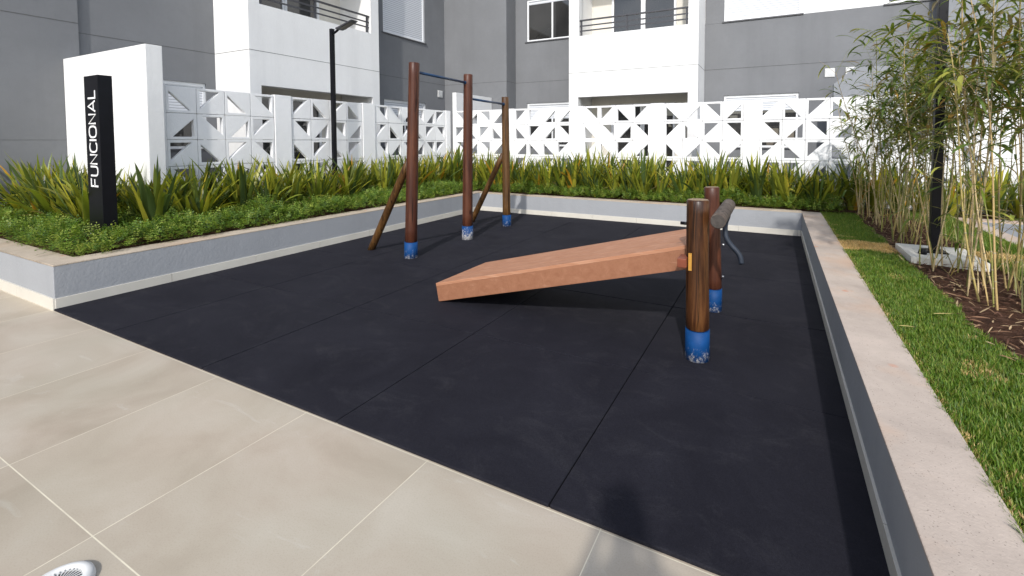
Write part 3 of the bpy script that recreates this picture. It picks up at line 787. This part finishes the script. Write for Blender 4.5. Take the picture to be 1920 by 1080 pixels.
while y < 9.7:
    for x0 in (-7.28, -7.72):
        xx, yy = x0 + random.uniform(-.1, .1), y + random.uniform(-.12, .12)
        if abs(xx + 7.75) < .16 and abs(yy - 6.05) < .16: xx += .3
        put_strap(xx, yy, random.uniform(.88, 1.12), 'dense strap leaf plant in the row along the left block fence', 'strap leaf plants along the left fence')
    y += .335
x = -10.4
while x < -7.5:
    for yy in (2.62, 2.95):
        put_strap(x + random.uniform(-.08, .08), yy + random.uniform(-.06, .06), random.uniform(.85, 1.05), 'yellowish strap leaf plant at the foot of the tall white end wall', 'strap leaf plants before the end wall')
    x += .3
x = -7.0
while x < .9:
    for y0 in (9.22, 9.62):
        put_strap(x + random.uniform(-.1, .1), y0 + random.uniform(-.1, .1), random.uniform(.88, 1.15), 'dense strap leaf plant in the row along the back block fence', 'strap leaf plants along the back fence')
    x += .33
while x < 6.5:
    put_strap(x, random.uniform(9.3, 9.6), random.uniform(.9, 1.15), 'strap leaf plant in the shade behind the bamboo', 'strap leaf plants behind the bamboo', .38)
    x += .32

# ================================================================== GROUND COVER
random.seed(5)
def cover(m, x, y, z, c):
    az = random.uniform(0, 6.28); el = random.uniform(-.1, 1.1); L = random.uniform(.07, .15)
    d = Vector((cos(az) * cos(el), sin(az) * cos(el), sin(el))); s = Vector((-sin(az), cos(az), 0)); nrm = d.cross(s)
    p0 = Vector((x, y, z))
    for k in range(4):
        t = (k + 1) / 4.0; p = p0 + d * L * t
        for sg in ((-1, 1) if k < 3 else (0,)):
            q = (s * sg + d * (.6 if sg else 1.2)).normalized(); ln = random.uniform(.022, .038); wv = q.cross(nrm).normalized() * ln * .24
            lift = nrm * -ln * random.uniform(-.3, .4)
            b = len(m.v); m.v += [tuple(p), tuple(p + q * ln * .5 + wv + lift * .3), tuple(p + q * ln + lift), tuple(p + q * ln * .5 - wv + lift * .3)]
            m.face((b, b + 1, b + 2, b + 3), c)
CG = [(.095, .170, .020), (.13, .215, .026), (.18, .26, .032), (.060, .115, .018), (.25, .30, .05)]
m = MB()
def mound(x, y): return .08 + .16 * (noise.noise(Vector((x * 2.1, y * 2.1, 0))) + .5) + .09 * noise.noise(Vector((x * 5, y * 5, 2)))
def fill(x0, x1, y0, y1, dens, edge):
    for _ in range(int((x1 - x0) * (y1 - y0) * dens)):
        x, y = random.uniform(x0, x1), random.uniform(y0, y1)
        d = edge(x, y)
        if d < 0 or (-7.64 < x < -6.97 and 2.24 < y < 2.64): continue
        top = max(.02, mound(x, y)) * min(1, .35 + d * 3.2); z = .41 + top * (1 - random.random() ** 2 * .8)
        cover(m, x, y, z, lc(random.choice(CG), .2))
wob = lambda t: .09 * noise.noise(Vector((t * 3.1, 0, 7))) + .03 * noise.noise(Vector((t * 11, 0, 3)))
fill(-7.45, -6.28, 1.80, 8.9, 1500, lambda x, y: min(-6.36 + .04 + wob(y) - x, y - 1.93 + wob(x * 2)))
fill(-10.5, -7.45, 1.80, 2.9, 1300, lambda x, y: y - 1.93 + wob(x * 2))
fill(-6.3, 1.0, 8.68, 9.35, 1500, lambda x, y: y - 8.76 + wob(x * 1.5))
o = m.build('ground_cover', 'cover'); tag(o, 'low fine-leaved green ground cover filling the planter beds', 'ground cover', None, 'stuff')

# ================================================================== GRASS
random.seed(9)
GG = [(.085, .170, .014), (.065, .14, .012), (.13, .22, .018), (.17, .25, .03), (.24, .26, .05)]
DRY = [(.68, .47, .20), (.78, .57, .28), (.55, .37, .16)]
m = MB()
def blade(x, y, z, c, hh, wd):
    az = random.uniform(0, 6.28); ln = random.uniform(.15, .9); b = len(m.v)
    sx_, sy_ = -sin(az) * wd, cos(az) * wd; dx, dy = cos(az) * ln * hh, sin(az) * ln * hh
    m.v += [(x - sx_, y - sy_, z), (x + sx_, y + sy_, z), (x + sx_ * .7 + dx * .4, y + sy_ * .7 + dy * .4, z + hh * .6), (x - sx_ * .7 + dx * .4, y - sy_ * .7 + dy * .4, z + hh * .6), (x + dx, y + dy, z + hh * .95)]
    m.face((b, b + 1, b + 2, b + 3), c, True); m.face((b + 3, b + 2, b + 4), c, True)
def soil_edge(y): return 1.21 + .05 * noise.noise(Vector((y * 1.7, 0, 1))) + .02 * noise.noise(Vector((y * 9, 0, 1)))
def put_grass(x, y, h=.034):
    dry = (5.93 < y + .12 * noise.noise(Vector((x * 5, 0, 0))) < 6.45)
    patch = noise.noise(Vector((x * 3.5, y * 3.5, 4)))
    if dry: c = lc(random.choice(DRY)); hh = .034
    elif (patch > .48 and random.random() < .4) or (x < .74 and random.random() < .25): c = lc(random.choice(DRY), .3); hh = h * .8
    else: c = lc(random.choice(GG), .3); hh = h * random.uniform(.6, 1.3) * (1 + .5 * noise.noise(Vector((x * 8, y * 8, 1))))
    blade(x, y, .382, c, hh, random.uniform(.0016, .0030))
for _ in range(95000):
    y = 1.3 + (8.9 - 1.3) * random.random() ** 1.5; x = random.uniform(.69, 1.27)
    if x < soil_edge(y) and y > 1.3: put_grass(x, y)
for _ in range(22000):
    y = random.uniform(3.5, 9.6); x = random.uniform(1.88, 2.5)
    if x > 1.93 + .08 * noise.noise(Vector((y * 2, 5, 0))): put_grass(x, y, .06)
o = m.build('grass', 'blade'); tag(o, 'short green lawn strip with dry tan patches beside the pinkish wall', 'grass', None, 'stuff')
# turf underlay
m = MB(); NY = 120
for j in range(NY + 1):
    y = 0 + 9.0 * j / NY; m.v += [(.695, y, .383), (soil_edge(y), y, .386)]
for j in range(NY): m.face((2 * j, 2 * j + 1, 2 * j + 3, 2 * j + 2))
b = len(m.v); m.v += [(1.95, 3, .386), (2.5, 3, .386), (2.5, 9.7, .386), (1.95, 9.7, .386)]; m.face((b, b + 1, b + 2, b + 3))
struct('turf_ground', m, 'turf', 'matted turf under the grass', 'turf')
# dry leaf litter on the soil
random.seed(21); m = MB()
for _ in range(2300):
    y = 1.5 + 7.6 * random.random(); x = random.uniform(1.17, 1.98)
    if 5.58 < y < 6.3 and x > 1.24: continue
    c = lc(random.choice([(.30, .19, .11), (.20, .11, .065), (.12, .06, .04), (.40, .29, .17), (.085, .045, .03)]), .3)
    m.leaf((x, y, .385 + random.random() * .03), random.uniform(0, 6.28), random.uniform(-.1, .45), random.uniform(.03, .12), random.uniform(.006, .018), random.uniform(-.2, .9), c, 3, .3, random.uniform(-1, 1))
o = m.build('leaf_litter', 'litter'); tag(o, 'dry bamboo leaves and mulch scattered over the brown soil', 'leaf litter', None, 'stuff')
for (x, y, az, L, lab) in ((.99, 3.87, .35, .13, 'single pale dry bamboo leaf lying across the lawn'), (.73, 3.52, .1, .09, 'short dry leaf on the lawn at the edge of the pinkish wall'), (.93, 2.36, .25, .12, 'pale stiff dry leaf on the lawn nearest the viewer')):
    m = MB(); m.leaf((0, 0, 0), az, .05, L, .016, .1, (.55, .42, .17), 4, .15); o = m.build('fallen_leaf', 'litter', loc=(x, y, .425)); tag(o, lab, 'leaf')

# ================================================================== BAMBOO
random.seed(31)
BL = [(.15, .20, .030), (.085, .135, .024), (.21, .25, .040), (.30, .30, .06), (.11, .16, .035)]
TAN = [(.44, .31, .13), (.33, .26, .09), (.50, .38, .20), (.24, .23, .06), (.17, .17, .04)]
lance = lambda t: max(.05, (sin(pi * min(1, t * .9 + .12)) ** .8))
def bamboo(x, y, n, hmax, label, leafy, low):
    e = empty('bamboo', (x, y, .38), label, 'bamboo', 'bamboo clumps in the right bed')
    F = MB(); T = MB()
    for k in range(int(n * 1.5)):
        bx, by = random.uniform(-.17, .17), random.uniform(-.22, .22); H = hmax * random.uniform(.55, 1.05)
        lx, ly = random.gauss(0, .07), random.gauss(0, .07); r = random.uniform(.0045, .0085); c = lc(random.choice(TAN), .2)
        P = lambda t: Vector((bx + lx * t * H + .05 * sin(t * 4 + k), by + ly * t * H + .04 * sin(t * 3 + k * 2), t * H))
        ns = 12; mb = MB(); mb.tube([P(i / ns) for i in range(ns + 1)], [r * (1 - .6 * i / ns) for i in range(ns + 1)], 6, c, False)
        for i in range(1, ns):   # nodes
            q = P(i / ns); mb.tube([q - Vector((0, 0, .006)), q, q + Vector((0, 0, .006))], [r * .8, r * 1.35, r * .8], 6, lc((.30, .25, .15), .2), False)
        mb.build('culm', 'culm', e)
        for i in range(2, ns + 1):
            t = i / ns; z = t * H
            nb = 2 if z > low + .45 else (1 if random.random() < (.75 if z > low else .35) else 0)
            if z < .18: nb = 0
            for _ in range(nb):
                az = random.uniform(0, 6.28); bl = random.uniform(.14, .45) * (1.2 - .4 * t); el = random.uniform(.15, 1.2); q0 = P(t)
                q1 = q0 + Vector((cos(az) * cos(el), sin(az) * cos(el), sin(el))) * bl; 
                T.tube([q0, (q0 + q1) / 2 + Vector((0, 0, .01)), q1], [.0022, .0018, .001], 4, lc(random.choice(TAN)), False)
                nl = random.randint(2, 4) if z > low else random.randint(0, 2)
                nl = int(nl * leafy + .5)
                for j in range(nl):
                    tt = random.uniform(.35, 1); p = q0.lerp(q1, tt); a2 = az + random.uniform(-1.1, 1.1)
                    cc = lc(random.choice(BL), .3)
                    u = random.random()
                    if u < .05: cc = lc((.36, .22, .05))
                    elif u < .16: cc = lc((.26, .21, .11))
                    F.leaf(p, a2, random.uniform(-.5, .7), random.uniform(.15, .27) * (.75 + .45 * t), random.uniform(.019, .036) * (.75 + .4 * t), random.uniform(.7, 1.9), cc, 5, .25, random.uniform(-.6, .6), lance)
    for _ in range(10):   # sheaths and low dry shoots
        az = random.uniform(0, 6.28); T.leaf((random.uniform(-.2, .2), random.uniform(-.22, .22), 0), az, R(random.uniform(50, 85)), random.uniform(.15, .5), .012, random.uniform(.2, 1.2), lc(random.choice(TAN), .3), 5, .2)
    nv = len(F.v)
    for f, c, sm_ in zip(T.f, T.c, T.smooth): F.face([i + nv for i in f], c, sm_)
    F.v += T.v; F.build('foliage', 'bamboo_leaf', e)
    return e
# height, leafiness per clump
spots = [(1.38, 8.85, 6, 1.75, .8), (1.62, 8.5, 6, 2.0, .8), (1.40, 8.1, 6, 2.2, .8), (1.72, 7.75, 6, 2.3, .9), (1.42, 7.4, 6, 2.45, .9), (1.72, 7.0, 6, 2.6, 1.0), (1.42, 6.65, 5, 2.5, 1.0),
         (1.78, 6.5, 5, 2.6, 1.0), (1.86, 5.45, 5, 2.5, .9), (1.42, 5.42, 5, 2.5, 1.0), (1.60, 5.05, 5, 2.7, 1.1), (1.90, 4.8, 5, 2.7, 1.2), (1.55, 4.5, 5, 2.7, 1.1), (1.88, 4.15, 5, 2.7, 1.2)]
ordn = ['farthest', 'second farthest', 'third farthest', 'fourth farthest', 'fifth farthest', 'sixth farthest', 'seventh farthest', 'seventh nearest', 'sixth nearest', 'fifth nearest', 'fourth nearest', 'third nearest', 'second nearest', 'nearest']
for i, (x, y, n, h, lf) in enumerate(spots):
    bamboo(x, y, n, h, '%s clump of thin tan bamboo canes in the soil strip at right' % ordn[i], lf, .75 if y > 6 else .95)

# ================================================================== PHOTOGRAPHER (behind the camera, throws the shadow)
def skin(name, chains, mat, parent, sub=2):
    me = bpy.data.meshes.new(name); vs, es, rs = [], [], []; idx = {}
    for ch in chains:
        prev = None
        for p, r in ch:
            key = tuple(round(c, 4) for c in p)
            if key not in idx: idx[key] = len(vs); vs.append(p); rs.append(r)
            if prev is not None: es.append((prev, idx[key]))
            prev = idx[key]
    me.from_pydata([tuple(Vector(v) - parent.location) for v in vs], es, [])
    o = bpy.data.objects.new(name, me); col.objects.link(o); o.parent = parent
    md = o.modifiers.new('skin', 'SKIN'); md.use_smooth_shade = True
    for i, r in enumerate(rs): me.skin_vertices[0].data[i].radius = (r, r) if not hasattr(r, '__len__') else r
    me.skin_vertices[0].data[0].use_root = True
    s2 = o.modifiers.new('sub', 'SUBSURF'); s2.levels = sub; s2.render_levels = sub
    me.materials.append(mat); return o
def person():
    ux, uy = -.439, .898; bx, by = .06, -.23           # facing where the lens looks
    def W(f, s, z): return (bx + ux * f + uy * s, by + uy * f - ux * s, z * 1.055)
    e = empty('person', (bx, by, 0), 'person in dark shirt and grey trousers holding up a small camera', 'person')
    skinm = plain('skin', (.42, .25, .17, 1), .5, var=.05); shirt = plain('dark_shirt', (.05, .06, .09, 1), .85); trou = plain('grey_trousers', (.12, .12, .13, 1), .85)
    head = [(W(-.01, 0, 1.40), .052), (W(0, 0, 1.47), .052), (W(.015, 0, 1.53), (.062, .072)), (W(.012, 0, 1.60), (.074, .088)), (W(0, 0, 1.67), (.074, .09)), (W(-.005, 0, 1.725), .05)]
    skin('body', [head] + [[(W(-.01, 0, 1.40), .052), (W(-.005, s * .10, 1.385), .05), (W(0, s * .185, 1.35), .046), (W(.03, s * .23, 1.10), .038), (W(.06, s * .15, 1.33), .030), (W(.085, s * .085, 1.50), .022), (W(.10, s * .075, 1.55), (.026, .014))] for s in (-1, 1)], skinm, e)
    skin('shirt', [[(W(0, 0, .98), (.16, .105)), (W(0, 0, 1.12), (.145, .10)), (W(0, 0, 1.27), (.165, .11)), (W(-.01, 0, 1.375), (.10, .075))]] +
         [[(W(0, 0, 1.27), (.165, .11)), (W(0, s * .175, 1.345), .066), (W(.02, s * .215, 1.20), .052)] for s in (-1, 1)], shirt, e)
    skin('trousers', [[(W(0, 0, 1.0), (.155, .105)), (W(0, 0, .90), (.165, .115))]] + [[(W(0, 0, .90), (.165, .115)), (W(0, s * .095, .80), .092), (W(.01, s * .11, .48), .062), (W(-.01, s * .12, .10), .052)] for s in (-1, 1)], trou, e)
    for s in (-1, 1):
        skin('shoe', [[(W(-.05, s * .12, .05), (.04, .045)), (W(.05, s * .125, .045), (.045, .035)), (W(.15, s * .13, .035), (.042, .026))]], M['black'], e, 2)
        for k in range(4):   # fingers round the camera
            skin('finger', [[(W(.10, s * .075, 1.556 + .018 * k), .009), (W(.135, s * .083, 1.558 + .018 * k), .008), (W(.150, s * .066, 1.559 + .018 * k), .007), (W(.148, s * .045, 1.56 + .018 * k), .006)]], skinm, e, 1)
        skin('thumb', [[(W(.10, s * .065, 1.55), .011), (W(.105, s * .045, 1.57), .009), (W(.108, s * .028, 1.575), .008)]], skinm, e, 1)
        skin('ear', [[(W(-.005, s * .078, 1.60), (.010, .016)), (W(-.01, s * .084, 1.625), (.010, .018)), (W(-.01, s * .082, 1.645), .010)]], skinm, e, 1)
        skin('eye', [[(W(.068, s * .030, 1.633), .010), (W(.076, s * .030, 1.633), .007)]], M['white_pl'], e, 1)
    skin('nose', [[(W(.075, 0, 1.635), .009), (W(.095, 0, 1.60), .014)]], skinm, e, 1)
    skin('mouth', [[(W(.078, -.02, 1.565), .005), (W(.084, 0, 1.566), .007), (W(.078, .02, 1.565), .005)]], plain('lips', (.30, .10, .09, 1), .5), e, 1)
    skin('hair', [[(W(-.035, 0, 1.62), (.075, .085)), (W(-.03, 0, 1.69), (.082, .092)), (W(-.01, 0, 1.74), (.06, .062))]], plain('dark_hair', (.02, .014, .01, 1), .6), e, 2)
    c = empty('camera_body', (W(.13, 0, 1.585)), 'small black camera held by the standing person', 'camera')
    m = MB(); b = [W(f, s, z) for z in (1.55, 1.625) for f, s in ((.112, -.058), (.112, .058), (.148, .058), (.148, -.058))]
    m.v = b; 
    for q in ((0, 3, 2, 1), (4, 5, 6, 7), (0, 1, 5, 4), (1, 2, 6, 5), (2, 3, 7, 6), (3, 0, 4, 7)): m.face(q)
    part('case', m, 'black', c, .004)
    part('lens', MB().tube([W(.148, 0, 1.59), W(.19, 0, 1.59)], .026, 20, chamfer=.003), 'black', c)
person()
